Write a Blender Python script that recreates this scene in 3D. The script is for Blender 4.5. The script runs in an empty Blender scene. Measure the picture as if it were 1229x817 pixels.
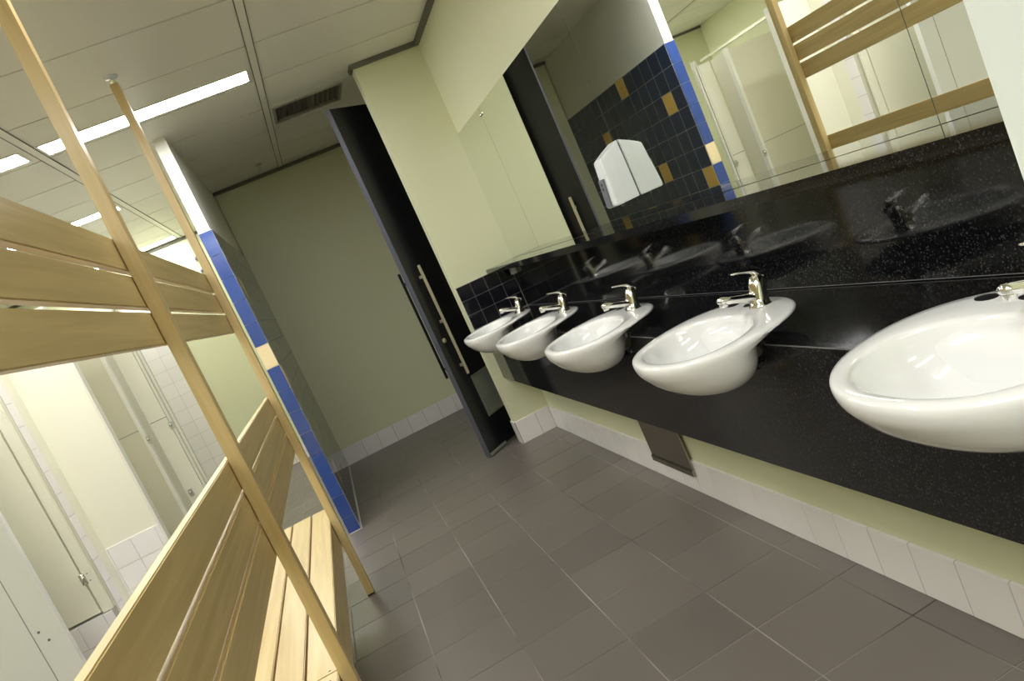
import bpy, bmesh, math, random
from mathutils import Vector, Matrix
random.seed(7)
S = bpy.context.scene
COL = S.collection

# ------------------------------------------------------------------ camera
cam_d = bpy.data.cameras.new('camera')
cam = bpy.data.objects.new('camera', cam_d); COL.objects.link(cam)
R = ((0.87727428, -0.25279836, -0.40802307),
     (-0.42846822, -0.02929583, -0.9030818),
     (0.21634422, 0.96707536, -0.13401654))
cx_, cy_, cz_ = Vector(R[0]), -Vector(R[1]), -Vector(R[2])
M = Matrix((cx_, cy_, cz_)).transposed().to_4x4()
M.translation = (0, 0, 1.34)
cam.matrix_world = M
cam_d.sensor_width = 36.0
cam_d.lens = 885.0 / 1229.0 * 36.0
cam_d.clip_start = 0.02
S.camera = cam

# ------------------------------------------------------------------ world, exposure
W = bpy.data.worlds.new('world'); S.world = W; W.use_nodes = True
W.node_tree.nodes['Background'].inputs[0].default_value = (0.9, 0.95, 1.0, 1)
W.node_tree.nodes['Background'].inputs[1].default_value = 0.02
S.view_settings.view_transform = 'Standard'
S.view_settings.look = 'None'
S.view_settings.gamma = 1.0
S.view_settings.exposure = .88
S.cycles.max_bounces = 14
S.cycles.diffuse_bounces = 10
S.cycles.glossy_bounces = 8
S.view_settings.use_curve_mapping = False
LAMP = 22.0          # radiance of every fluorescent diffuser

# ------------------------------------------------------------------ materials
def mat(name, col, rough=0.5, metal=0.0, spec=0.5, coat=0.0, bump=None, var=None, emis=None):
    m = bpy.data.materials.new(name); m.use_nodes = True
    nt = m.node_tree; b = nt.nodes['Principled BSDF']
    b.inputs['Base Color'].default_value = (*col, 1)
    b.inputs['Roughness'].default_value = rough
    b.inputs['Metallic'].default_value = metal
    b.inputs['Specular IOR Level'].default_value = spec
    b.inputs['Coat Weight'].default_value = coat
    b.inputs['Coat Roughness'].default_value = 0.08
    tc = nt.nodes.new('ShaderNodeTexCoord')
    if var:                                   # (scale, amount) soft colour variation
        n = nt.nodes.new('ShaderNodeTexNoise'); n.inputs['Scale'].default_value = var[0]; n.inputs['Detail'].default_value = 4
        nt.links.new(tc.outputs['Object'], n.inputs['Vector'])
        r = nt.nodes.new('ShaderNodeMapRange'); r.inputs[1].default_value = .3; r.inputs[2].default_value = .7
        r.inputs[3].default_value = 1 - var[1]; r.inputs[4].default_value = 1 + var[1]
        nt.links.new(n.outputs['Fac'], r.inputs[0])
        h = nt.nodes.new('ShaderNodeHueSaturation'); h.inputs['Color'].default_value = (*col, 1)
        nt.links.new(r.outputs[0], h.inputs['Value'])
        nt.links.new(h.outputs[0], b.inputs['Base Color'])
    if bump:                                  # (scale, strength)
        n = nt.nodes.new('ShaderNodeTexNoise'); n.inputs['Scale'].default_value = bump[0]; n.inputs['Detail'].default_value = 3
        nt.links.new(tc.outputs['Object'], n.inputs['Vector'])
        bp = nt.nodes.new('ShaderNodeBump'); bp.inputs['Strength'].default_value = bump[1]; bp.inputs['Distance'].default_value = 0.002
        nt.links.new(n.outputs['Fac'], bp.inputs['Height']); nt.links.new(bp.outputs[0], b.inputs['Normal'])
    if emis:
        b.inputs['Emission Color'].default_value = (*emis[0], 1); b.inputs['Emission Strength'].default_value = emis[1]
    return m

def tile_mat(name, col, rough, amount, spec=0.5, sat=1.0):
    """glazed tile whose tone varies a little from one tile object to the next"""
    m = mat(name, col, rough, spec=spec)
    nt = m.node_tree; b = nt.nodes['Principled BSDF']
    oi = nt.nodes.new('ShaderNodeObjectInfo')
    r = nt.nodes.new('ShaderNodeMapRange'); r.inputs[3].default_value = 1 - amount; r.inputs[4].default_value = 1 + amount
    nt.links.new(oi.outputs['Random'], r.inputs[0])
    h = nt.nodes.new('ShaderNodeHueSaturation'); h.inputs['Color'].default_value = (*col, 1)
    nt.links.new(r.outputs[0], h.inputs['Value']); nt.links.new(h.outputs[0], b.inputs['Base Color'])
    return m

def wood_mat(name, a, bcol, axis, rough=0.38):
    m = bpy.data.materials.new(name); m.use_nodes = True
    nt = m.node_tree; b = nt.nodes['Principled BSDF']
    b.inputs['Roughness'].default_value = rough
    b.inputs['Coat Weight'].default_value = 0.25; b.inputs['Coat Roughness'].default_value = 0.2
    tc = nt.nodes.new('ShaderNodeTexCoord'); mp = nt.nodes.new('ShaderNodeMapping')
    sc = [38, 38, 38]; sc['xyz'.index(axis)] = 1.6
    mp.inputs['Scale'].default_value = sc
    oi = nt.nodes.new('ShaderNodeObjectInfo')
    mul = nt.nodes.new('ShaderNodeMath'); mul.operation = 'MULTIPLY'; mul.inputs[1].default_value = 37
    nt.links.new(oi.outputs['Random'], mul.inputs[0]); nt.links.new(mul.outputs[0], mp.inputs['Location'])
    nt.links.new(tc.outputs['Object'], mp.inputs['Vector'])
    n = nt.nodes.new('ShaderNodeTexNoise'); n.inputs['Scale'].default_value = 1.0; n.inputs['Detail'].default_value = 6
    n.inputs['Distortion'].default_value = 0.6
    nt.links.new(mp.outputs[0], n.inputs['Vector'])
    cr = nt.nodes.new('ShaderNodeValToRGB')
    cr.color_ramp.elements[0].position = .3; cr.color_ramp.elements[0].color = (*a, 1)
    cr.color_ramp.elements[1].position = .68; cr.color_ramp.elements[1].color = (*bcol, 1)
    nt.links.new(n.outputs['Fac'], cr.inputs[0]); nt.links.new(cr.outputs[0], b.inputs['Base Color'])
    bp = nt.nodes.new('ShaderNodeBump'); bp.inputs['Strength'].default_value = .08; bp.inputs['Distance'].default_value = .001
    nt.links.new(n.outputs['Fac'], bp.inputs['Height']); nt.links.new(bp.outputs[0], b.inputs['Normal'])
    return m

def granite_mat(name, rough=0.07):
    m = bpy.data.materials.new(name); m.use_nodes = True
    nt = m.node_tree; b = nt.nodes['Principled BSDF']
    b.inputs['Roughness'].default_value = rough
    tc = nt.nodes.new('ShaderNodeTexCoord')
    v = nt.nodes.new('ShaderNodeTexVoronoi'); v.inputs['Scale'].default_value = 330
    nt.links.new(tc.outputs['Object'], v.inputs['Vector'])
    sep = nt.nodes.new('ShaderNodeSeparateColor'); nt.links.new(v.outputs['Color'], sep.inputs[0])
    cr = nt.nodes.new('ShaderNodeValToRGB'); e = cr.color_ramp.elements
    e[0].position = 0.0; e[0].color = (.004, .004, .0048, 1)
    e[1].position = 1.0; e[1].color = (.085, .09, .10, 1)
    q = cr.color_ramp.elements.new(.72); q.color = (.011, .011, .0125, 1)
    q = cr.color_ramp.elements.new(.90); q.color = (.026, .028, .034, 1)
    nt.links.new(sep.outputs[0], cr.inputs[0])
    n = nt.nodes.new('ShaderNodeTexNoise'); n.inputs['Scale'].default_value = 45; n.inputs['Detail'].default_value = 5
    nt.links.new(tc.outputs['Object'], n.inputs['Vector'])
    mx = nt.nodes.new('ShaderNodeMix'); mx.data_type = 'RGBA'; mx.blend_type = 'MULTIPLY'; mx.inputs[0].default_value = .7
    nt.links.new(cr.outputs[0], mx.inputs[6]); nt.links.new(n.outputs['Fac'], mx.inputs[7])
    nt.links.new(mx.outputs[2], b.inputs['Base Color'])
    return m

PAINT = mat('wall_paint', (.69, .705, .495), .55, bump=(180, .05))
PAINTW = mat('white_wall_paint', (.80, .80, .74), .55, bump=(180, .05))
PAINTC = mat('return_paint_lit', (.74, .80, .76), .5, bump=(180, .05))  # nearby light on the return wall, painted in as a paler, bluish tone
CEIL = mat('ceiling_panel_white', (.80, .785, .71), .42, bump=(60, .05))
TEE = mat('ceiling_tee_white', (.80, .785, .70), .35)
CEILGAP = mat('ceiling_void', (.16, .15, .13), .9)
TRIMG = mat('shadow_trim_grey', (.13, .125, .105), .6)
FLOORT = tile_mat('floor_tile', (.158, .139, .124), .34, .07, spec=.45)
GROUTD = mat('floor_grout', (.27, .25, .225), .8, var=(2.2, .75))
GROUTW = mat('white_grout', (.62, .62, .60), .8)
GROUTL = mat('grey_grout', (.42, .42, .40), .8)
GROUTB = mat('wall_grout', (.42, .43, .45), .7)
WTILE = tile_mat('white_tile', (.84, .82, .82), .12, .02)
BLUE = tile_mat('blue_tile', (.040, .082, .300), .10, .10)
NAVY = tile_mat('navy_tile', (.018, .032, .085), .03, .12, spec=.8)
OCHRE = tile_mat('ochre_tile', (.84, .56, .15), .12, .05)
CREAM = tile_mat('cream_tile', (.86, .72, .45), .12, .03)
BLACKT = tile_mat('black_tile', (.006, .006, .012), .07, .2)
GRAN = granite_mat('black_granite')
GEDGE = mat('granite_arris', (.15, .15, .155), .3)
WOODY = wood_mat('beech_slat', (.48, .345, .135), (.62, .465, .21), 'y')
WOODZ = wood_mat('beech_post', (.54, .39, .165), (.66, .51, .25), 'z')
WOODX = wood_mat('beech_rail', (.48, .345, .135), (.62, .465, .21), 'x')
CER = mat('white_ceramic', (.82, .83, .84), .07, coat=.5)
CHR = mat('chrome', (.80, .79, .76), .07, metal=1)
STEEL = mat('brushed_steel', (.40, .37, .32), .22, metal=1, bump=(90, .04))
ALU = mat('aluminium_frame', (.55, .55, .50), .35, metal=.8)
GRILLE = mat('grille_grey', (.30, .33, .28), .4, metal=.2)
DARKD = mat('door_black_laminate', (.006, .007, .010), .32)
DEDGE = mat('door_edge_lit_blue', (.075, .080, .105), .4)  # bluish light on the leaf's free edge, put into its colour
HANDLE = mat('handle_champagne', (.62, .56, .44), .3, metal=.6)
RUB = mat('black_rubber', (.006, .006, .008), .4)
MIR = mat('mirror_glass', (.92, .945, .90), .0, metal=1)
WPL = mat('white_plastic', (.78, .82, .86), .22)
GPL = mat('grey_plastic', (.17, .18, .20), .3)
PANEL = mat('cream_laminate', (.80, .79, .66), .35)
PANELC = mat('cool_white_laminate', (.74, .75, .72), .35)
PANELD = mat('beige_laminate', (.60, .58, .45), .4)
PEDGE = mat('white_edge_channel', (.72, .71, .63), .35)
SEAM = mat('seam_grey', (.26, .26, .23), .6)
VENTM = mat('vent_grey', (.34, .33, .27), .45)
VENTD = mat('vent_dark', (.03, .03, .028), .8)
GLOW = mat('fluorescent_diffuser', (1, 1, 1), .5, emis=((1.0, .985, .955), LAMP))

# ------------------------------------------------------------------ mesh helpers
_cache = {}
def bx(bm, x0, x1, y0, y1, z0, z1):
    vs = [bm.verts.new((x, y, z)) for x in (x0, x1) for y in (y0, y1) for z in (z0, z1)]
    for f in ((0,1,3,2),(4,6,7,5),(0,4,5,1),(2,3,7,6),(0,2,6,4),(1,5,7,3)):
        bm.faces.new([vs[i] for i in f])
def mesh_from(bm, name, smooth=False, bevel=0.0):
    bmesh.ops.recalc_face_normals(bm, faces=bm.faces)
    if bevel:
        bmesh.ops.bevel(bm, geom=list(bm.edges), offset=bevel, segments=2, affect='EDGES', clamp_overlap=True)
    me = bpy.data.meshes.new(name); bm.to_mesh(me); bm.free()
    if smooth:
        for p in me.polygons: p.use_smooth = True
    return me
def put(name, me, m, parent=None, loc=(0,0,0), rot=(0,0,0)):
    if m is not None and not me.materials: me.materials.append(m)
    o = bpy.data.objects.new(name, me); COL.objects.link(o)
    o.location = loc; o.rotation_euler = rot
    if parent is not None: o.parent = parent
    return o
def cbox(dx, dy, dz, m, bevel=0.0):
    """cached box mesh centred on its own origin"""
    k = (round(dx,4), round(dy,4), round(dz,4), m.name, bevel)
    if k not in _cache:
        bm = bmesh.new(); bx(bm, -dx/2, dx/2, -dy/2, dy/2, -dz/2, dz/2)
        me = mesh_from(bm, 'box', False, bevel); me.materials.append(m); _cache[k] = me
    return _cache[k]
def box(name, x0, x1, y0, y1, z0, z1, m, parent=None, bevel=0.0, off=None):
    me = cbox(abs(x1-x0), abs(y1-y0), abs(z1-z0), m, bevel)
    c = Vector(((x0+x1)/2, (y0+y1)/2, (z0+z1)/2))
    if off is not None: c -= Vector(off)
    return put(name, me, None, parent, c)
def tube_bm(bm, pts, rad, n=12, sc=(1, 1), caps=True, up=(0, 0, 1)):
    rings = []
    P = [Vector(p) for p in pts]
    for i, p in enumerate(P):
        d = (P[min(i+1, len(P)-1)] - P[max(i-1, 0)]).normalized()
        u = Vector(up)
        if abs(d.dot(u)) > .95: u = Vector((0, 1, 0))
        a = d.cross(u).normalized(); b = a.cross(d).normalized()
        r = rad[i] if isinstance(rad, (list, tuple)) else rad
        s = sc[i] if isinstance(sc[0], (list, tuple)) else sc
        rings.append([bm.verts.new(p + a*math.cos(2*math.pi*k/n)*r*s[0] + b*math.sin(2*math.pi*k/n)*r*s[1]) for k in range(n)])
    for i in range(len(rings)-1):
        for k in range(n):
            bm.faces.new((rings[i][k], rings[i][(k+1) % n], rings[i+1][(k+1) % n], rings[i+1][k]))
    if caps:
        bm.faces.new(rings[0]); bm.faces.new(rings[-1])
def tube(name, pts, rad, m, parent=None, n=12, sc=(1, 1), up=(0, 0, 1)):
    bm = bmesh.new(); tube_bm(bm, pts, rad, n, sc, up=up)
    return put(name, mesh_from(bm, name, True), m, parent)
def empty(name, loc=(0,0,0), rz=0):
    o = bpy.data.objects.new(name, None); COL.objects.link(o); o.location = loc; o.rotation_euler = (0, 0, rz)
    o.empty_display_size = .05
    return o
def tag(o, label, cat=None, group=None, kind=None):
    o['label'] = label
    if cat: o['category'] = cat
    if group: o['group'] = group
    if kind: o['kind'] = kind
    return o
def struct(name, x0, x1, y0, y1, z0, z1, m, label, cat='wall'):
    o = box(name, x0, x1, y0, y1, z0, z1, m)
    o.data = o.data.copy()
    # move the mesh so that the origin is the world origin: children can use world coordinates
    c = o.location.copy()
    o.data.transform(Matrix.Translation(c)); o.location = (0, 0, 0)
    return tag(o, label, cat, kind='structure')

H = 2.70
# ------------------------------------------------------------------ floor
floor = struct('floor', -3.1, 1.5, -4.0, 8.6, -.12, -.0016, GROUTD, 'dark grey-brown square floor tiles with pale grout', 'floor')
TXP, TY0, TYP = .3005, 1.88, .295
nt_ = 0
for i in range(-3, 5):
    xa = .1310 + (i-1)*TXP + .0
    for j in range(-3, 22):
        ya = TY0 + j*TYP
        x0, x1 = xa, xa+TXP
        x1 = min(x1, 1.125)
        if ya > 8.35 or x1 - x0 < .03: continue
        if xa > 1.2: continue
        g = .0021
        t = box('tile', x0+g, x1-g, ya+g, min(ya+TYP, 8.45)-g, -.02, 0, FLOORT, floor)
        t.location.z += random.uniform(-.0004, .0003)
        nt_ += 1
# the floor away from the view: joined real tiles
bm = bmesh.new()
for i in range(-10, 5):
    xa = .1310 + (i-1)*TXP
    for j in range(-19, 23):
        if i >= -3 and j >= -3: continue
        ya = TY0 + j*TYP
        bx(bm, max(xa, -3.05)+.0019, min(xa+TXP, 1.125)-.0019, ya+.0019, ya+TYP-.0019, -.02, 0)
o = put('floor_tiles', mesh_from(bm, 'floor_tiles'), FLOORT, floor); o['kind'] = 'stuff'

# ------------------------------------------------------------------ walls
wr = struct('wall_right', 1.32, 1.46, .0, 4.82, 0, H, PAINT, 'pale green-cream wall above and beside the long mirror')
wl = struct('wall_right_lower', 1.125, 1.32, .86, 4.82, 0, .80, PAINT, 'pale green boxed-out wall under the black granite counter')
wn = struct('wall_nib', .862, 1.46, 4.82, 4.92, 0, H, PAINT, 'pale green end wall beside the row of basins')
wb = struct('wall_back', -.345, 1.46, 6.93, 7.03, 0, H, PAINT, 'shadowed olive-green far wall of the alcove')
wa = struct('wall_alcove', 1.32, 1.46, 4.92, 6.93, 0, H, PAINT, 'alcove side wall hidden behind the black door')
wp = struct('wall_partition', -.425, -.352, 4.837, 7.03, 0, H, PAINTW, 'thin partition wall with blue tiled end below white paint')
wbl = struct('wall_back_left', -3.1, -.345, 8.42, 8.52, 0, H, PAINT, 'far wall of the changing area seen through the bench frame')
wpl = struct('wall_partition_return', -.425, -.345, 7.03, 8.42, 0, H, PAINT, 'wall between the alcove and the far changing area')
wle = struct('wall_left', -3.2, -3.1, -4.0, 8.52, 0, H, PAINT, 'left wall behind the cubicle panels')
wf = struct('wall_front', -3.1, 1.46, -4.0, -3.9, 0, H, PAINT, 'wall behind the photographer')
wrt = struct('wall_return', 1.108, 1.46, .845, .963, 0, H, PAINTC, 'wall end at the right edge beside the mirror, its bluish-white light in the colour')
wrn = struct('wall_right_near', 1.32, 1.46, -3.9, .0, 0, H, PAINT, 'near stretch of the right wall outside the view')

# blue / cream end tiles of the partition and the dark tiled side
TH = .153; ZT = 2.097
rows = []
z1 = ZT
while z1 > 0.001:
    rows.append((max(z1-TH, 0), z1)); z1 -= TH
back = box('tile_bedding', -.427, -.3437, 4.8375, 6.93, 0, ZT+.002, GROUTB, wp)
endb = box('end_grout', -.4275, -.3445, 4.834, 4.8395, 0, ZT+.002, GROUTW, wp)
for r, (a, b) in enumerate(rows):
    if b-a < .01: continue
    m = CREAM if r == 5 else BLUE
    t = box('tile', -.4265, -.3465, 4.8285, 4.836, a+.0015, b-.0015, m, wp, bevel=.0008)
    if r == 5: t['label'] = 'cream tile among the blue ones'
yel = {(1, 2), (4, 5), (0, 6), (5, 0), (9, 2), (7, 7), (3, 9), (8, 10), (2, 11), (11, 4), (10, 8), (6, 12)}
for c in range(14):
    ya = 4.834 + c*.15; yb = min(ya+.15, 6.93)
    for r, (a, b) in enumerate(rows):
        if b-a < .01: continue
        m = OCHRE if (c, r) in yel else NAVY
        t = box('tile', -.3495, -.3430, ya+.0026, yb-.0026, a+.0018, b-.0018, m, wp)
        if m is OCHRE: t['label'] = 'ochre accent tile'

box('sealant_bead', -.3435, -.3365, 4.836, 6.918, .0, .004, GROUTW, wp)
box('sealant_bead', -.4265, -.340, 4.8225, 4.8285, .0, .004, GROUTW, wp)

# black tiles on the nib above the counter
for c in range(4):
    x0 = .873 + c*.1005
    for r, (a, b) in enumerate(((1.047, 1.147), (.947, 1.047), (.8465, .947))):
        box('tile', x0+.0012, x0+.0993, 4.8135, 4.8215, a+.0012, b-.0012, BLACKT, wn)
box('tile_bedding', .872, 1.276, 4.8165, 4.821, .842, 1.148, GROUTB, wn)

# skirtings
def skirt(name, label, parentless_axis, fixed, joints, z0=0.0, z1=.16, side=-1, th=.010):
    s = empty(name); tag(s, label, 'skirting', kind='structure')
    lo, hi = min(joints), max(joints)
    a, b = sorted((fixed, fixed + side*(th-.0015)))
    if parentless_axis == 'y': box('bedding', a, b, lo+.001, hi-.001, z0, z1-.001, GROUTD, s)
    else: box('bedding', lo+.001, hi-.001, a, b, z0, z1-.001, GROUTD, s)
    a, b = sorted((fixed, fixed + side*th))
    for p, q in zip(joints[:-1], joints[1:]):
        g = .0012
        if parentless_axis == 'y': box('tile', a, b, p+g, q-g, z0+.001, z1, WTILE, s, bevel=.0008)
        else: box('tile', p+g, q-g, a, b, z0+.001, z1, WTILE, s, bevel=.0008)
    return s
js = [1.468 + .1494*k for k in range(-4, 23)]
js = [j for j in js if j < 4.79] + [4.8098]
skirt('baseboard_right', 'white tile skirting under the basin counter', 'y', 1.1245, js)
skirt('baseboard_nib', 'short white tile skirting at the foot of the end wall', 'x', 4.82, [.860, 1.012, 1.1140])
skirt('baseboard_nib_side', 'white tile skirting on the narrow side of the end wall', 'y', .8615, [4.811, 4.92])
skirt('baseboard_back', 'white tile skirting along the far alcove wall', 'x', 6.93, [-.3425] + [-.305+.1563*k for k in range(1, 11)] + [1.318])
skirt('baseboard_back_left', 'white tile skirting at the foot of the farthest wall', 'x', 8.42, [-1.49+.15*k for k in range(0, 8)])

# ------------------------------------------------------------------ ceiling
ceil = struct('ceiling', -3.2, 1.5, -4.0, 8.6, H+.012, H+.06, CEILGAP, 'suspended ceiling of long off-white panels in a grid', 'ceiling')
XL = [-3.1, -2.105, -.915, .275, 1.32]
YJ = [3.325 + .568*k for k in range(-12, 10)]
YJ = [-3.9] + [y for y in YJ if y > -3.8 and y < 8.3] + [8.42]
LAMPS = [   # x0, x1, y0, y1, label
    (-.890, .236, 4.215, 4.415, 'long fluorescent ceiling light behind the tall bench posts'),
    (-2.09, -.965, 4.205, 4.405, 'ceiling light cut by the left edge of the photo'),
    (-2.09, -.950, 6.000, 6.185, 'fluorescent ceiling light just above the top slat by the near post'),
    (-2.09, -.935, 8.110, 8.300, 'farthest ceiling light, against the far wall between the posts'),
    (-.890, .236, 2.080, 2.280, 'ceiling light over the aisle, above the top of the photo'),
    (-.890, .236, -.030, .170, 'ceiling light over the photographer'),
    (-2.09, -.965, 2.080, 2.280, 'ceiling light over the near cubicles, outside the photo'),
    (-2.09, -.965, -.030, .170, 'ceiling light over the entrance side, outside the photo'),
    (-.890, .236, -1.750, -1.550, 'ceiling light behind the photographer'),
    (-2.09, -.965, -1.750, -1.550, 'ceiling light behind the photographer to the left'),
    (-.890, .236, -3.300, -3.100, 'ceiling light at the rear end of the room'),
]
VENT = (.315, .805, 5.085, 5.475)
def cut(x0, x1, y0, y1, holes):
    """rectangles left of a panel after a row of holes is taken out"""
    out = [(x0, x1, y0, y1)]
    for hx0, hx1, hy0, hy1 in holes:
        nxt = []
        for a, b, c, d in out:
            if hx1 <= a or hx0 >= b or hy1 <= c or hy0 >= d: nxt.append((a, b, c, d)); continue
            if hy0 > c: nxt.append((a, b, c, hy0))
            if hy1 < d: nxt.append((a, b, hy1, d))
            if hx0 > a: nxt.append((a, hx0, max(c, hy0), min(d, hy1)))
            if hx1 < b: nxt.append((hx1, b, max(c, hy0), min(d, hy1)))
        out = nxt
    return [q for q in out if q[1]-q[0] > .004 and q[3]-q[2] > .004]
holes = [l[:4] for l in LAMPS] + [VENT]
for xa, xb in zip(XL[:-1], XL[1:]):
    for ya, yb in zip(YJ[:-1], YJ[1:]):
        rs = cut(xa+.005, xb-.005, ya+.006, yb-.006, holes)
        if not rs: continue
        if len(rs) == 1:
            a, b, c, d = rs[0]; box('ceiling_panel', a, b, c, d, H, H+.012, CEIL, ceil)
        else:
            bm = bmesh.new()
            for a, b, c, d in rs: bx(bm, a, b, c, d, H, H+.012)
            put('ceiling_panel', mesh_from(bm, 'panel'), CEIL, ceil)
for x in XL[1:-1]:
    box('ceiling_tee', x-.020, x+.020, -3.9, 8.42, H-.004, H+.001, TEE, ceil)
    for e in (-1, 1): box('ceiling_tee_groove', x+e*.0205-.0022, x+e*.0205+.0022, -3.9, 8.42, H-.0048, H-.0005, TRIMG, ceil)
for n, (x0, x1, y0, y1, lab) in enumerate(LAMPS):
    L = empty('ceiling_light', ((x0+x1)/2, (y0+y1)/2, H)); tag(L, lab, 'light')
    of = L.location
    f = .014
    bm = bmesh.new()
    for a, b, c, d in ((x0, x1, y0, y0+f), (x0, x1, y1-f, y1), (x0, x0+f, y0+f, y1-f), (x1-f, x1, y0+f, y1-f)):
        bx(bm, a-of.x, b-of.x, c-of.y, d-of.y, -.004, .012)
    put('frame', mesh_from(bm, 'frame'), TEE, L)
    box('diffuser', x0+f, x1-f, y0+f, y1-f, H+.001, H+.006, GLOW, L, off=of)

# dark shadow-line trims where walls meet the ceiling
def trim(n, x0, x1, y0, y1, lab):
    o = struct('trim_%d' % n, x0, x1, y0, y1, H-.028, H-.0006, TRIMG, lab, 'trim')
trim(1, 1.290, 1.3195, .963, 4.7895, 'dark ceiling trim along the mirror wall')
trim(2, .842, 1.3195, 4.790, 4.8195, 'dark ceiling trim above the end wall')
trim(3, -.352, 1.3195, 6.900, 6.9295, 'dark ceiling trim above the far alcove wall')
trim(4, -3.09, -.43, 8.39, 8.4195, 'dark ceiling trim above the farthest wall')
trim(5, .842, .861, 4.820, 4.92, 'short dark ceiling trim on the side of the end wall')

# ------------------------------------------------------------------ ceiling vent
vx0, vx1, vy0, vy1 = VENT
v = empty('ceiling_vent', ((vx0+vx1)/2, (vy0+vy1)/2, H)); tag(v, 'grey slotted air vent in the ceiling beside the black door', 'vent')
of = v.location
box('duct', vx0+.005, vx1-.005, vy0+.005, vy1-.005, H+.035, H+.05, VENTD, v, off=of)
bm = bmesh.new(); f = .018
for a, b, c, d in ((vx0, vx1, vy0, vy0+f), (vx0, vx1, vy1-f, vy1), (vx0, vx0+f, vy0+f, vy1-f), (vx1-f, vx1, vy0+f, vy1-f)):
    bx(bm, a-of.x, b-of.x, c-of.y, d-of.y, -.008, .030)
put('frame', mesh_from(bm, 'frame'), VENTM, v)
nv = 13
for k in range(nv):
    xx = vx0+.035 + k*(vx1-vx0-.07)/(nv-1)
    t = 1 if k < nv/2 else -1
    bm = bmesh.new()
    y0, y1 = vy0+f-of.y, vy1-f-of.y
    prof = [(0, -.006), (.006*t, .006), (.016*t, .016), (.030*t, .022)]
    rg = []
    for (px, pz) in prof:
        rg.append([bm.verts.new((xx-of.x+px-.011*t, yy, pz)) for yy in (y0, y1)])
    for a, b in zip(rg[:-1], rg[1:]): bm.faces.new((a[0], a[1], b[1], b[0]))
    bmesh.ops.solidify(bm, geom=bm.faces[:], thickness=.0022)
    put('louvre', mesh_from(bm, 'louvre'), VENTM, v)

# sprinkler in the dark ceiling corner
sp = empty('ceiling_sprinkler', (.10, 6.50, H)); tag(sp, 'small sprinkler head on the alcove ceiling', 'sprinkler')
bm = bmesh.new(); tube_bm(bm, [(0, 0, 0), (0, 0, -.006)], .026, 16, up=(0, 1, 0)); put('rose', mesh_from(bm, 'rose', True), ALU, sp)
bm = bmesh.new(); tube_bm(bm, [(0, 0, -.006), (0, 0, -.03), (0, 0, -.032)], [.008, .008, .006], 10, up=(0, 1, 0))
tube_bm(bm, [(0, 0, -.044), (0, 0, -.047)], .017, 12, up=(0, 1, 0))
bx(bm, -.011, -.009, -.002, .002, -.046, -.03); bx(bm, .009, .011, -.002, .002, -.046, -.03)
put('deflector', mesh_from(bm, 'deflector'), ALU, sp)

# ------------------------------------------------------------------ mirror, ledge, splashback, counter
MY = [.9645, 1.278, 2.724, 4.170, 4.8185]
labs = ['narrow frameless mirror pane at the right end of the ledge',
        'frameless mirror pane reflecting the wooden slats',
        'frameless mirror pane reflecting the tiled partition and far panels',
        'narrow frameless mirror pane at the corner with the end wall']
for k in range(4):
    p = empty('mirror', (1.32, (MY[k]+MY[k+1])/2, 1.177)); tag(p, labs[k], 'mirror')
    of = p.location
    box('glass', 1.3135, 1.3195, MY[k]+.0012, MY[k+1]-.0012, 1.1765, 2.058, MIR, p, off=of)
    box('backing_edge', 1.3185, 1.3198, MY[k], MY[k+1], 1.1762, 2.059, SEAM, p, off=of)
    if k in (2, 3):
        yy = 4.150 if k == 2 else 4.190
        tube('clip', [(1.3134-of.x, yy-of.y, 2.015-of.z), (1.309-of.x, yy-of.y, 2.015-of.z)], .009, CHR, p, 14, up=(0, 0, 1))
ledge = empty('granite_ledge', (1.215, 2.9, 1.145)); tag(ledge, 'polished black granite shelf below the mirror', 'shelf')
box('slab', 1.110, 1.3195, .9645, 4.8125, 1.145, 1.1755, GRAN, ledge, bevel=.0015, off=ledge.location)
spl = empty('granite_splashback', (1.29, 2.9, .842)); tag(spl, 'polished black granite splashback between counter and shelf', 'splashback')
SY = [.9645, 2.05, 3.51, 4.8125]
for a, b in zip(SY[:-1], SY[1:]):
    box('panel', 1.278, 1.3195, a+.0005, b-.0005, .846, 1.1445, GRAN, spl, off=spl.location)
box('joint_bead', 1.2768, 1.2785, .9645, 4.8125, .8445, .8462, GEDGE, spl, off=spl.location)
ctr = empty('granite_counter', (1.1, 2.9, .84)); tag(ctr, 'long black speckled granite counter with deep front apron holding the basins', 'counter')
BY = [.925, 1.740, 2.545, 3.335, 4.130]
def cut_holes(o):
    """cut the basin openings out of a counter part (real holes in the mesh)"""
    cutters = []
    for y in BY:
        bm = bmesh.new(); n = 40; cx, a, b = .815, .148, .222
        prof = [(.736, .30), (.750, .60), (.770, .82), (.795, .93), (.83, 1.0), (.90, 1.0)]
        rr = []
        for z, g in prof:
            rr.append([bm.verts.new((cx + (a+.010)*g*math.cos(2*math.pi*k/n), y + b*g*math.sin(2*math.pi*k/n), z)) for k in range(n)])
        for A, B in zip(rr[:-1], rr[1:]):
            for k in range(n): bm.faces.new((A[k], A[(k+1) % n], B[(k+1) % n], B[k]))
        bm.faces.new(rr[0]); bm.faces.new(rr[-1])
        me = mesh_from(bm, 'cutter'); c = bpy.data.objects.new('cutter', me); COL.objects.link(c); cutters.append(c)
        md = o.modifiers.new('cut', 'BOOLEAN'); md.operation = 'DIFFERENCE'; md.object = c; md.solver = 'EXACT'
    dg = bpy.context.evaluated_depsgraph_get(); dg.update()
    me = bpy.data.meshes.new_from_object(o.evaluated_get(dg))
    o.modifiers.clear(); o.data = me
    for c in cutters: bpy.data.objects.remove(c, do_unlink=True)
top = box('countertop', .9495, 1.3195, .9645, 4.8125, .812, .842, GRAN, ctr, off=ctr.location); cut_holes(top)
apr = box('apron', .921, .949, .30, 4.8190, .470, .8415, GRAN, ctr, off=ctr.location); cut_holes(apr)
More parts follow.
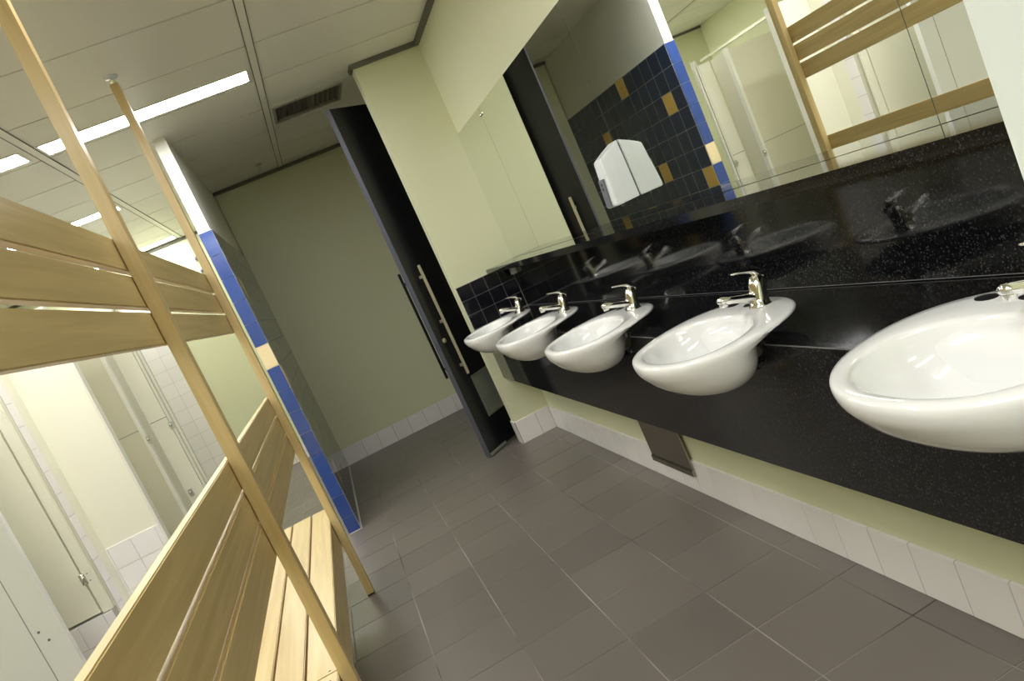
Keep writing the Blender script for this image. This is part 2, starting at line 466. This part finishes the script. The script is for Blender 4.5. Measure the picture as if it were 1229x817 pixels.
ends = [.30] + [v for y in BY for v in (y-.168, y+.168)] + [4.8185]
for a, b in zip(ends[0::2], ends[1::2]):
    box('apron_edge', .9203, .9225, a, b, .8395, .8422, GEDGE, ctr, off=ctr.location)
t2 = box('countertop', .949, 1.107, .30, .9645, .812, .842, GRAN, ctr, off=ctr.location); cut_holes(t2)

# ------------------------------------------------------------------ basins
RINGS = [  # front x, rear x, half width, z front, z rear
 (.826,.854,.012,.7640,.7640),(.800,.882,.050,.7660,.7665),(.768,.912,.095,.7750,.7780),(.742,.934,.128,.7920,.7960),
 (.726,.950,.150,.8150,.8200),(.716,.960,.164,.8400,.8460),(.709,.966,.172,.8620,.8700),(.705,.969,.176,.8780,.8880),
 (.702,.972,.179,.8840,.8940),(.697,.980,.184,.8865,.8965),(.688,1.020,.202,.8875,.8985),(.679,1.062,.220,.8865,.8990),
 (.6735,1.084,.2325,.8840,.8985),(.6712,1.0905,.2355,.8800,.8955),(.6700,1.0920,.2365,.8740,.8930),(.6704,1.0910,.2360,.8665,.8895),
 (.6720,1.080,.2320,.8585,.8855),(.6745,.962,.2275,.8510,.8800),(.6800,.940,.2230,.8415,.8570),(.6870,.935,.2170,.8320,.8350),
 (.6960,.932,.2090,.8190,.8200),(.7080,.928,.1980,.8050,.8050),(.7240,.922,.1810,.7900,.7900),(.7450,.913,.1560,.7750,.7750),
 (.7690,.900,.1230,.7620,.7620),(.7960,.882,.0790,.7520,.7520),(.8260,.860,.026,.7465,.7460)]
NB = 72
def ring_pt(r, th, hull):
    f, re, b, zf, zr = r
    c = (f+re)/2; a = (re-f)/2
    n = 2.15
    ct, st = math.cos(th), math.sin(th)
    x = c + a*math.copysign(abs(ct)**(2/n), ct)
    y = b*math.copysign(abs(st)**(2/n), st)
    if re < .965 and hull:      # hull rings: front follows the rim, back closes at the apron
        w = min(max((zf-.765)/.085, 0), 1)
        cr = c + (.88-c)*w
        x = c + a*ct
        u = min(0.0, (x-cr)/(cr-f)); v = min(max(0.0, (x-c)/a), 1.0)
        y = math.copysign(b*(1+.02*w)*max(1-abs(u)**n, 0)**(1/n)*max(1-v**n, 0)**(1/n), st)
    t = (x-f)/max(re-f, 1e-6) if zf > .8675 or zf < .75 or b < .19 and zf > .80 and re > .94 else min(max((x-.77)/.165, 0), 1)
    t = t*t*(3-2*t)
    return x, y, zf + (zr-zf)*t
def basin_mesh():
    bm = bmesh.new(); rg = []
    for ir, r in enumerate(RINGS):
        rg.append([bm.verts.new((p[0]-.88, p[1], p[2]-.842)) for p in (ring_pt(r, 2*math.pi*k/NB, ir > 15) for k in range(NB))])
    for A, B in zip(rg[:-1], rg[1:]):
        for k in range(NB): bm.faces.new((A[k], A[(k+1) % NB], B[(k+1) % NB], B[k]))
    bm.faces.new(rg[0]); bm.faces.new(rg[-1])
    me = mesh_from(bm, 'basin', True); me.materials.append(CER)
    return me
BASIN = basin_mesh()
def disc(cx, cy, cz, rx, ry, h, n=24, dz=0.0):
    bm = bmesh.new()
    a = [bm.verts.new((cx+rx*math.cos(2*math.pi*k/n), cy+ry*math.sin(2*math.pi*k/n), cz-.004)) for k in range(n)]
    b = [bm.verts.new((cx+rx*math.cos(2*math.pi*k/n), cy+ry*math.sin(2*math.pi*k/n), cz+h)) for k in range(n)]
    c = [bm.verts.new((cx+rx*.82*math.cos(2*math.pi*k/n), cy+ry*.82*math.sin(2*math.pi*k/n), cz+h*1.35)) for k in range(n)]
    for k in range(n):
        bm.faces.new((a[k], a[(k+1) % n], b[(k+1) % n], b[k])); bm.faces.new((b[k], b[(k+1) % n], c[(k+1) % n], c[k]))
    bm.faces.new(a); bm.faces.new(c)
    return mesh_from(bm, 'disc', True)
HOLE1 = disc(1.035-.88, .110, .0560, .016, .022, .0012)
HOLE2 = disc(1.035-.88, .025, .0560, .016, .022, .0012)
DRAIN = disc(.84-.88, 0, -.0775, .030, .030, .002); PLUG = disc(.84-.88, 0, -.0745, .020, .020, .002)
OVER = disc(0, 0, 0, .010, .007, .0012)
# tap meshes, origin at the foot of the tap
def tap_parts():
    bm = bmesh.new()
    tube_bm(bm, [(0,0,-.002),(0,0,.004),(.001,0,.008),(.003,0,.022),(.008,0,.040),(.013,0,.060),(.018,0,.074),(.019,0,.080)],
            [.030,.030,.0265,.0245,.0225,.0215,.0185,.010], 20, up=(0,1,0))
    body = mesh_from(bm, 'tap_body', True); body.materials.append(CHR)
    bm = bmesh.new()
    tube_bm(bm, [(-.004,0,.026),(-.030,0,.037),(-.070,0,.050),(-.100,0,.059),(-.109,0,.060)], [.016,.0145,.0130,.0125,.008], 14, sc=(1.15, .85))
    tube_bm(bm, [(-.098,0,.060),(-.099,0,.041)], [.0110,.0105], 14, up=(0,1,0))
    spout = mesh_from(bm, 'tap_spout', True); spout.materials.append(CHR)
    bm = bmesh.new()
    tube_bm(bm, [(.030,0,.058),(.032,0,.074),(.022,0,.088),(.007,0,.0955),(-.010,0,.101),(-.030,0,.106),(-.046,0,.109)],
            [.010,.0190,.0200,.0150,.0100,.0070,.0048], 14, sc=[(1,.6),(1,.7),(1,.6),(1.1,.5),(1.2,.45),(1.3,.42),(1.2,.4)])
    lever = mesh_from(bm, 'tap_lever', True); lever.materials.append(CHR)
    return body, spout, lever
TB, TS, TL = tap_parts()
bl = ['large white basin in the foreground, cut by the right edge of the photo',
      'white basin second from the right, its two black hole plugs clearly visible',
      'middle white basin of the row of five',
      'white basin fourth from the right, second nearest to the black door',
      'smallest-looking white basin, last in the row beside the black tiles']
tl_ = ['chrome lever tap on the foreground basin, barely in the photo',
       'chrome lever tap on the second basin from the right',
       'chrome lever tap on the middle basin',
       'chrome lever tap on the fourth basin from the right',
       'chrome lever tap on the last basin beside the black tiles']
for k, y in enumerate(BY):
    b = empty('wash_basin', (.88, y, .842)); tag(b, bl[k], 'basin', 'wash basins in the granite counter')
    put('bowl', BASIN, None, b)
    put('hole_plug', HOLE1, RUB, b)['label'] = 'black oval plug'
    put('hole_plug', HOLE2, RUB, b)['label'] = 'black oval plug'
    put('waste_ring', DRAIN, CHR, b)
    put('waste_plug', PLUG, RUB, b)
    put('overflow_hole', OVER, RUB, b, (.956-.88, 0, .857-.842+.003), (0, -1.25, 0))
    t = empty('lever_tap', (1.028, y-.035, .8975)); tag(t, tl_[k], 'tap', 'taps on the wash basins')
    put('tap_body', TB, None, t); put('spout', TS, None, t); put('lever', TL, None, t)

# under-counter waste trap ends peeping below the apron
for k, y in ((3, 3.70), (2, 2.93)):
    tr = empty('waste_trap', (1.02, y, .408)); tag(tr, {3: 'chrome trap elbow hanging under the counter left of the steel panel', 2: 'chrome trap in front of the steel panel'}[k], 'pipe', 'traps under the counter')
    tube('elbow', [(0, 0, .20), (0, 0, .0), (.006, 0, -.022), (.03, 0, -.034), (.055, 0, -.022), (.060, 0, .0)], .011, CHR, tr, 12, up=(0, 1, 0))
    tube('collar', [(0, 0, .012), (0, 0, -.004)], .016, CHR, tr, 12, up=(0, 1, 0))
    tube('wall_pipe', [(.060, 0, .0), (.10, 0, .0)], .010, CHR, tr, 10)

# steel access panel
ap = empty('access_panel', (1.11, 2.995, .085)); tag(ap, 'dark stainless steel access panel on the low wall under the counter', 'panel')
of = ap.location
box('sheet', 1.106, 1.1120, 2.797, 3.192, .120, .62, STEEL, ap, off=of)
bm = bmesh.new()
vs = [(1.106, .120), (1.100, .112), (1.100, .088), (1.1125, .084), (1.1125, .125)]
A = [bm.verts.new((x-of.x, 2.797-of.y, z-of.z)) for x, z in vs]; B = [bm.verts.new((x-of.x, 3.192-of.y, z-of.z)) for x, z in vs]
for i in range(5): bm.faces.new((A[i], A[(i+1) % 5], B[(i+1) % 5], B[i]))
bm.faces.new(A); bm.faces.new(B)
put('bottom_lip', mesh_from(bm, 'lip'), STEEL, ap)

# white box under the shelf in the corner
wbx = empty('sensor_box', (1.262, 4.735, 1.145)); tag(wbx, 'tiny white box under the shelf at the corner by the black tiles', 'sensor')
box('case', -.016, .0155, -.028, .028, -.068, 0, WPL, wbx, bevel=.004)
box('lens', -.018, -.0155, -.012, .012, -.050, -.026, GPL, wbx)

# ------------------------------------------------------------------ soap dispenser on the mirror
sd = empty('soap_dispenser', (1.3130, 2.735, 1.26)); tag(sd, 'white plastic soap dispenser with grey strip mounted on the mirror', 'dispenser')
FR = [(-.108, .000, .045), (-.1135, .006, .045), (-.1135, .018, .044), (-.108, .075, .043), (-.103, .130, .041), (-.100, .185, .037), (-.096, .193, .035)]
bm = bmesh.new()
rowsd = []
for (fx, fz, w) in FR:
    t = min(fz/.193, 1)
    bxx = -.0022
    zb = .002 + t*(.236-.002)
    zm = fz + (zb-fz)*.5
    rowsd.append([(bxx, w+.004, zb), ((fx+bxx)/2, w+.004, zm), (fx+.010, w+.002, fz), (fx+.002, w-.006, fz), (fx, 0, fz),
                  (fx+.002, -w+.006, fz), (fx+.010, -w-.002, fz), ((fx+bxx)/2, -w-.004, zm), (bxx, -w-.004, zb)])
vv = [[bm.verts.new(p) for p in r_] for r_ in rowsd]
for A, B in zip(vv[:-1], vv[1:]):
    n = len(A)
    for i in range(n): bm.faces.new((A[i], A[(i+1) % n], B[(i+1) % n], B[i]))
bm.faces.new(vv[0]); bm.faces.new(vv[-1])
me = mesh_from(bm, 'casing', False, .0025)
for p in me.polygons: p.use_smooth = False
put('casing', me, WPL, sd)
box('back_plate', -.0024, -.0002, -.038, .038, .010, .222, GPL, sd)
st = box('level_strip', -.1165, -.109, -.022, .022, .006, .118, GPL, sd); st['label'] = 'grey strip with two dark dots'
st.rotation_euler = (0, .075, 0)
for dz in (.036, .018):
    tube('indicator', [(-.0048, 0, dz), (-.002, 0, dz)], .0065, RUB, st, 12)
tube('nozzle', [(-.062, 0, .006), (-.062, 0, -.010), (-.062, 0, -.012)], [.009, .008, .005], GPL, sd, 12, up=(0, 1, 0))

# ------------------------------------------------------------------ black door with grille
ang = math.atan2(.57, .69)
dr = empty('door_1', (.625, 4.880, 0), ang); tag(dr, 'tall black door leaf standing open behind the end wall, with pull handle and vent grille', 'door', kind='structure')
box('leaf', .0015, .86, 0, .042, .012, 2.515, DARKD, dr)
box('lit_edge', 0, .0015, 0, .042, .012, 2.515, DEDGE, dr)['label'] = 'free edge of the leaf, bluish light in its colour'
box('kick_plate', .004, .20, -.004, .0, .010, .030, GRILLE, dr)
hd = box('pull_handle', .093, .112, -.046, -.032, .588, 1.390, HANDLE, dr, bevel=.002); hd['label'] = 'long pale metal pull handle'
for z in (.66, .985, 1.31):
    box('standoff', -.006, .006, .004, .035, z-.989-.010, z-.989+.010, HANDLE, hd)
hb = box('pull_handle', .018, .034, .080, .094, .612, 1.388, DARKD, dr, bevel=.002); hb['label'] = 'black pull handle on the far face'
for z in (.68, 1.31):
    box('standoff', -.006, .006, -.044, -.004, z-1.0-.010, z-1.0+.010, DARKD, hb)
lk = tube('lock_cylinder', [(.060, -.008, .86), (.060, .002, .86)], .016, HANDLE, dr, 16, up=(0, 0, 1))
gr = empty('vent_grille'); gr.parent = dr; gr.location = (.30, -.006, .40)
bm = bmesh.new()
for a, b, c, d in ((-.150, .150, -.155, -.140), (-.150, .150, .140, .155), (-.150, -.135, -.140, .140), (.135, .150, -.140, .140)):
    bx(bm, a, b, -.006, .005, c, d)
put('grille_frame', mesh_from(bm, 'gf'), ALU, gr)
bm = bmesh.new(); w = .0
vs = [(-.004, -.0075), (-.0055, -.006), (.004, .0085), (.0055, .007)]
A = [bm.verts.new((-.135, y, z)) for y, z in (vs[0], vs[1], vs[2], vs[3])]; B = [bm.verts.new((.135, y, z)) for y, z in (vs[0], vs[1], vs[2], vs[3])]
for i in range(4): bm.faces.new((A[i], A[(i+1) % 4], B[(i+1) % 4], B[i]))
bm.faces.new(A); bm.faces.new(B)
LV = mesh_from(bm, 'louvre'); LV.materials.append(GRILLE)
for k in range(17): put('louvre', LV, None, gr, (0, 0, -.132 + k*.0165))

# ------------------------------------------------------------------ bench frame
bn = empty('slatted_bench', (-.36, 2.9, 0)); tag(bn, 'beech changing bench with slatted seat, backrest slats and tall posts up to the ceiling', 'bench')
of = bn.location
PX0, PX1 = -.377, -.340
PY = [.485, 2.085, 3.665]
PW = .050
for y in PY:
    p = box('post', PX0, PX1, y, y+PW, 0.006 if y > 3 else 0.006, 2.662, WOODZ, bn, bevel=.002, off=of)
    c = p.location + of
    b_ = tube('ceiling_bolt', [(0, 0, 1.326), (0, 0, 1.362)], .006, CHR, p, 10, up=(0, 1, 0))
    tube('ceiling_rose', [(0, 0, 1.3595), (0, 0, 1.3655)], .030, WPL, p, 18, up=(0, 1, 0))
    tube('bolt_nut', [(0, 0, 1.340), (0, 0, 1.354)], .011, CHR, p, 6, up=(0, 1, 0))
    box('foot_pad', -.018, .018, -.024, .024, -1.334, -1.3282, RUB, p)
SX0, SX1 = -.400, -.3785
ZS = [(1.650, 1.741), (1.5465, 1.6365), (1.4425, 1.5325), (1.0065, 1.0965), (.9045, .9945), (.800, .8935)]
bays = [(.487, 2.116), (2.1175, 3.745)]
for (ya, yb) in bays:
    for (za, zb) in ZS:
        box('slat', SX0, SX1, ya, yb, za, zb, WOODY, bn, bevel=.0025, off=of)
for (ya, yb) in [(.35, 2.1160), (2.1175, 3.985)]:
    for k in range(4):
        x1 = -.3795 - k*.1045
        box('seat_slat', x1-.0965, x1, ya, yb, .398, .420, WOODY, bn, bevel=.003, off=of)
for (ya, yb) in [(.35, 2.104), (2.106, 3.985)]:
    box('seat_rail', -.4005, -.3800, ya, yb, .285, .3975, WOODY, bn, bevel=.002, off=of)
    box('seat_rail', -.7920, -.7720, ya, yb, .285, .3975, WOODY, bn, bevel=.002, off=of)
for y in (.51, 2.06, 3.71):
    box('bracket', -.7715, -.4010, y, y+.035, .300, .3975, WOODX, bn, off=of)
for y in (.51, 2.06, 3.71):
    box('leg', -.812, -.7925, y-.01, y+.045, .0, .3975, WOODZ, bn, off=of)
for (x, y) in [(-.405, 2.135), (-.405, 2.075), (-.43, 2.09)]:
    tube('screw', [(x-of.x, y-of.y, .419), (x-of.x, y-of.y, .4208)], .004, STEEL, bn, 10, up=(0, 1, 0))

# ------------------------------------------------------------------ changing-area panels on the left
def thing_box(name, label, cat, x0, x1, y0, y1, z0, z1, m, pname, group=None):
    t = empty(name, ((x0+x1)/2, (y0+y1)/2, z0)); tag(t, label, cat, group)
    box(pname, x0, x1, y0, y1, z0, z1, m, t, off=t.location)
    return t
def lbox(t, name, x0, x1, y0, y1, z0, z1, m, **k): return box(name, x0, x1, y0, y1, z0, z1, m, t, off=t.location, **k)

# A : nearest cool white divider
A_ = thing_box('cubicle_divider', 'cool white cubicle panel nearest the camera at bottom left', 'partition', -3.09, -1.915, 4.285, 4.31, .12, 2.05, PANELC, 'panel')
lbox(A_, 'edge_post', -1.913, -1.868, 4.278, 4.317, .10, 2.08, PANELC)
lbox(A_, 'joint_strip', -2.016, -2.012, 4.2835, 4.286, .12, 2.05, SEAM)
for z in (.40, .46): tube('screw', [(-2.0-A_.location.x+(.02 if z>.43 else .045), -.014, z-.12), (-2.0-A_.location.x+(.02 if z>.43 else .045), -.010, z-.12)], .007, GPL, A_, 10)
lbox(A_, 'foot', -1.905, -1.875, 4.285, 4.31, 0, .10, ALU)
lbox(A_, 'foot', -2.8, -2.77, 4.285, 4.31, 0, .12, ALU)

# tiled plinth under the shower fronts
pl = struct('wall_shower_plinth', -3.09, -1.35, 4.765, 6.6, 0, .135, GROUTL, 'white tiled plinth under the shower cubicles', 'plinth')
for k in range(10):
    x1 = -1.866 - (k-3)*.15
    if x1 > -1.34 or x1 < -3.0: continue
    box('tile', max(x1-.1488, -3.08), x1, 4.757, 4.7645, .002, .1335, WTILE, pl)
hob = struct('wall_shower_hob', -3.09, -1.810, 4.765, 4.84, .136, .285, GROUTL, 'row of white tiles below the narrow shower door', 'hob')
for k in range(8):
    x1 = -1.866 - (k-1)*.149
    if k == 0: x1 = -1.812
    x0 = -1.866-k*.149 if k else -1.865
    box('tile', x0+.001, x1 if k == 0 else x1-.001, 4.757, 4.7645, .1365, .284, WTILE, hob)
# B : shower door, C : its jamb
B_ = thing_box('shower_door', 'cream narrow shower door with dark hinge gap at its right', 'door', -2.75, -1.872, 4.770, 4.795, .30, 2.05, PANEL, 'leaf')
C_ = thing_box('door_jamb', 'cream jamb strip right of the shower door hinge gap', 'jamb', -1.860, -1.805, 4.770, 4.795, .290, 2.10, PANEL, 'jamb_panel')
hg = empty('door_hinge', (-1.866, 4.766, .52)); tag(hg, 'small chrome hinge low on the shower door', 'hinge')
lbox(hg, 'plate', -1.882, -1.850, 4.764, 4.769, .49, .555, CHR)
tube('knuckle', [(0, -.006, -.03), (0, -.006, .035)], .006, CHR, hg, 10, up=(0, 1, 0))
for z in (.50, .545):
    tube('screw', [(.030, .001, z-.52), (.030, .004, z-.52)], .004, GPL, hg, 8)
# tiled reveal (+x face)
rv = struct('wall_shower_reveal', -2.1, -1.806, 4.84, 5.10, .136, 2.40, PANEL, 'narrow strip of white tiles between shower door and cream panel', 'wall')
box('tile_bedding', -1.8055, -1.803, 4.8405, 4.9455, .137, 2.372, GROUTL, rv)
z = .285 - .149
while z < 2.35:
    box('tile', -1.8065, -1.800, 4.8412, 4.945, z+.0015, z+.1475, WTILE, rv); z += .149
# D : painted panel wall with tiled foot
dw = struct('wall_shower_front', -2.6, -1.468, 5.100, 5.16, .136, 2.10, PANEL, 'plain cream wall panel with two rows of white tiles at its foot', 'wall')
xs = [-2.45, -2.3, -2.15, -2.0, -1.848, -1.796, -1.650, -1.4975, -1.466]
for zz in ((.426, .574), (.276, .424), (.137, .274)):
    for a, b in zip(xs[:-1], xs[1:]):
        box('tile', a+.0012, b-.0012, 5.092, 5.1005, zz[0]+.001, zz[1]-.001, WTILE, dw)
box('corner_channel', -1.470, -1.455, 5.094, 5.165, .136, 2.10, PEDGE, dw)
# E1 : further cubicle wall with joint and lock
E1 = thing_box('cubicle_divider', 'beige far cubicle panel with a horizontal joint, left of the bright edge strip', 'partition', -2.6, -1.487, 5.80, 5.83, .14, 2.0, PANELD, 'panel')
lbox(E1, 'joint_strip', -2.6, -1.487, 5.7985, 5.8005, 1.135, 1.141, SEAM)
lbox(E1, 'edge_channel', -1.487, -1.460, 5.79, 5.84, .14, 2.02, PEDGE)['label'] = 'bright white edge strip'
lbox(E1, 'side_panel', -1.490, -1.472, 5.841, 6.07, .14, 2.0, PANELD)
E3 = thing_box('cubicle_door', 'narrow cream cubicle door with a lock, farthest of the panels', 'door', -1.468, -1.345, 6.08, 6.105, .14, 2.0, PANEL, 'leaf')
lbox(E3, 'joint_strip', -1.468, -1.345, 6.0785, 6.0805, 1.135, 1.141, SEAM)
fr = E3
lbox(fr, 'upright', -1.338, -1.318, 6.07, 6.11, .14, 2.05, PEDGE)
lbox(fr, 'upright', -1.308, -1.292, 6.07, 6.11, .14, 2.05, PEDGE)
lbox(fr, 'gap_strip', -1.318, -1.308, 6.085, 6.10, .14, 2.05, PANELD)
for (x, y, z, lab) in ((-1.452, 5.788, 1.050, 'small chrome indicator lock on the bright edge strip'),
                       (-1.335, 6.066, 1.062, 'small chrome lock at the edge of the farthest cubicle door'),
                       (-1.440, 6.0765, .530, 'small chrome hinge low on the farthest cubicle door')):
    k = empty('cubicle_lock', (x, y, z)); tag(k, lab, 'lock')
    box('plate', -.016, .016, -.002, .003, -.030, .030, ALU, k)
    tube('knob', [(-.004, -.014, .004), (-.004, -.002, .004)], .011, CHR, k, 12)
hr = empty('head_rail', (-1.97, 5.4, 2.13)); tag(hr, 'long pale head rail above the cubicles, seen in the mirror', 'rail')
box('rail', -.015, .015, -1.0, 1.55, -.012, .012, PANELD, hr)

# white tiles on the far wall behind the cubicles
tb = empty('tiled_wall_panel', (-1.9, 8.42, 0)); tag(tb, 'area of small white wall tiles on the far wall', 'tiles')
box('bedding', -2.42, -1.49, 8.414, 8.4195, 0, 2.26, GROUTL, tb, off=tb.location)
for i in range(6):
    for j in range(15):
        x1 = -1.49-i*.15
        box('tile', x1-.1488, x1, 8.409, 8.4145, j*.15+.001, j*.15+.1490, WTILE, tb, off=tb.location)

# two little fixings on the far white wall above the slats
for (z, lab) in ((2.44, 'tiny grey fixing on the far wall above the bench slats'), (2.302, 'tiny dark fixing below the other on the far wall')):
    k = empty('wall_fixing', (-.87, 8.415, z)); tag(k, lab, 'fixing')
    tube('knob', [(0, -.03, 0), (0, .004, 0)], .020, GPL, k, 12)
    tube('base', [(0, -.004, 0), (0, .0045, 0)], .030, WPL, k, 12)
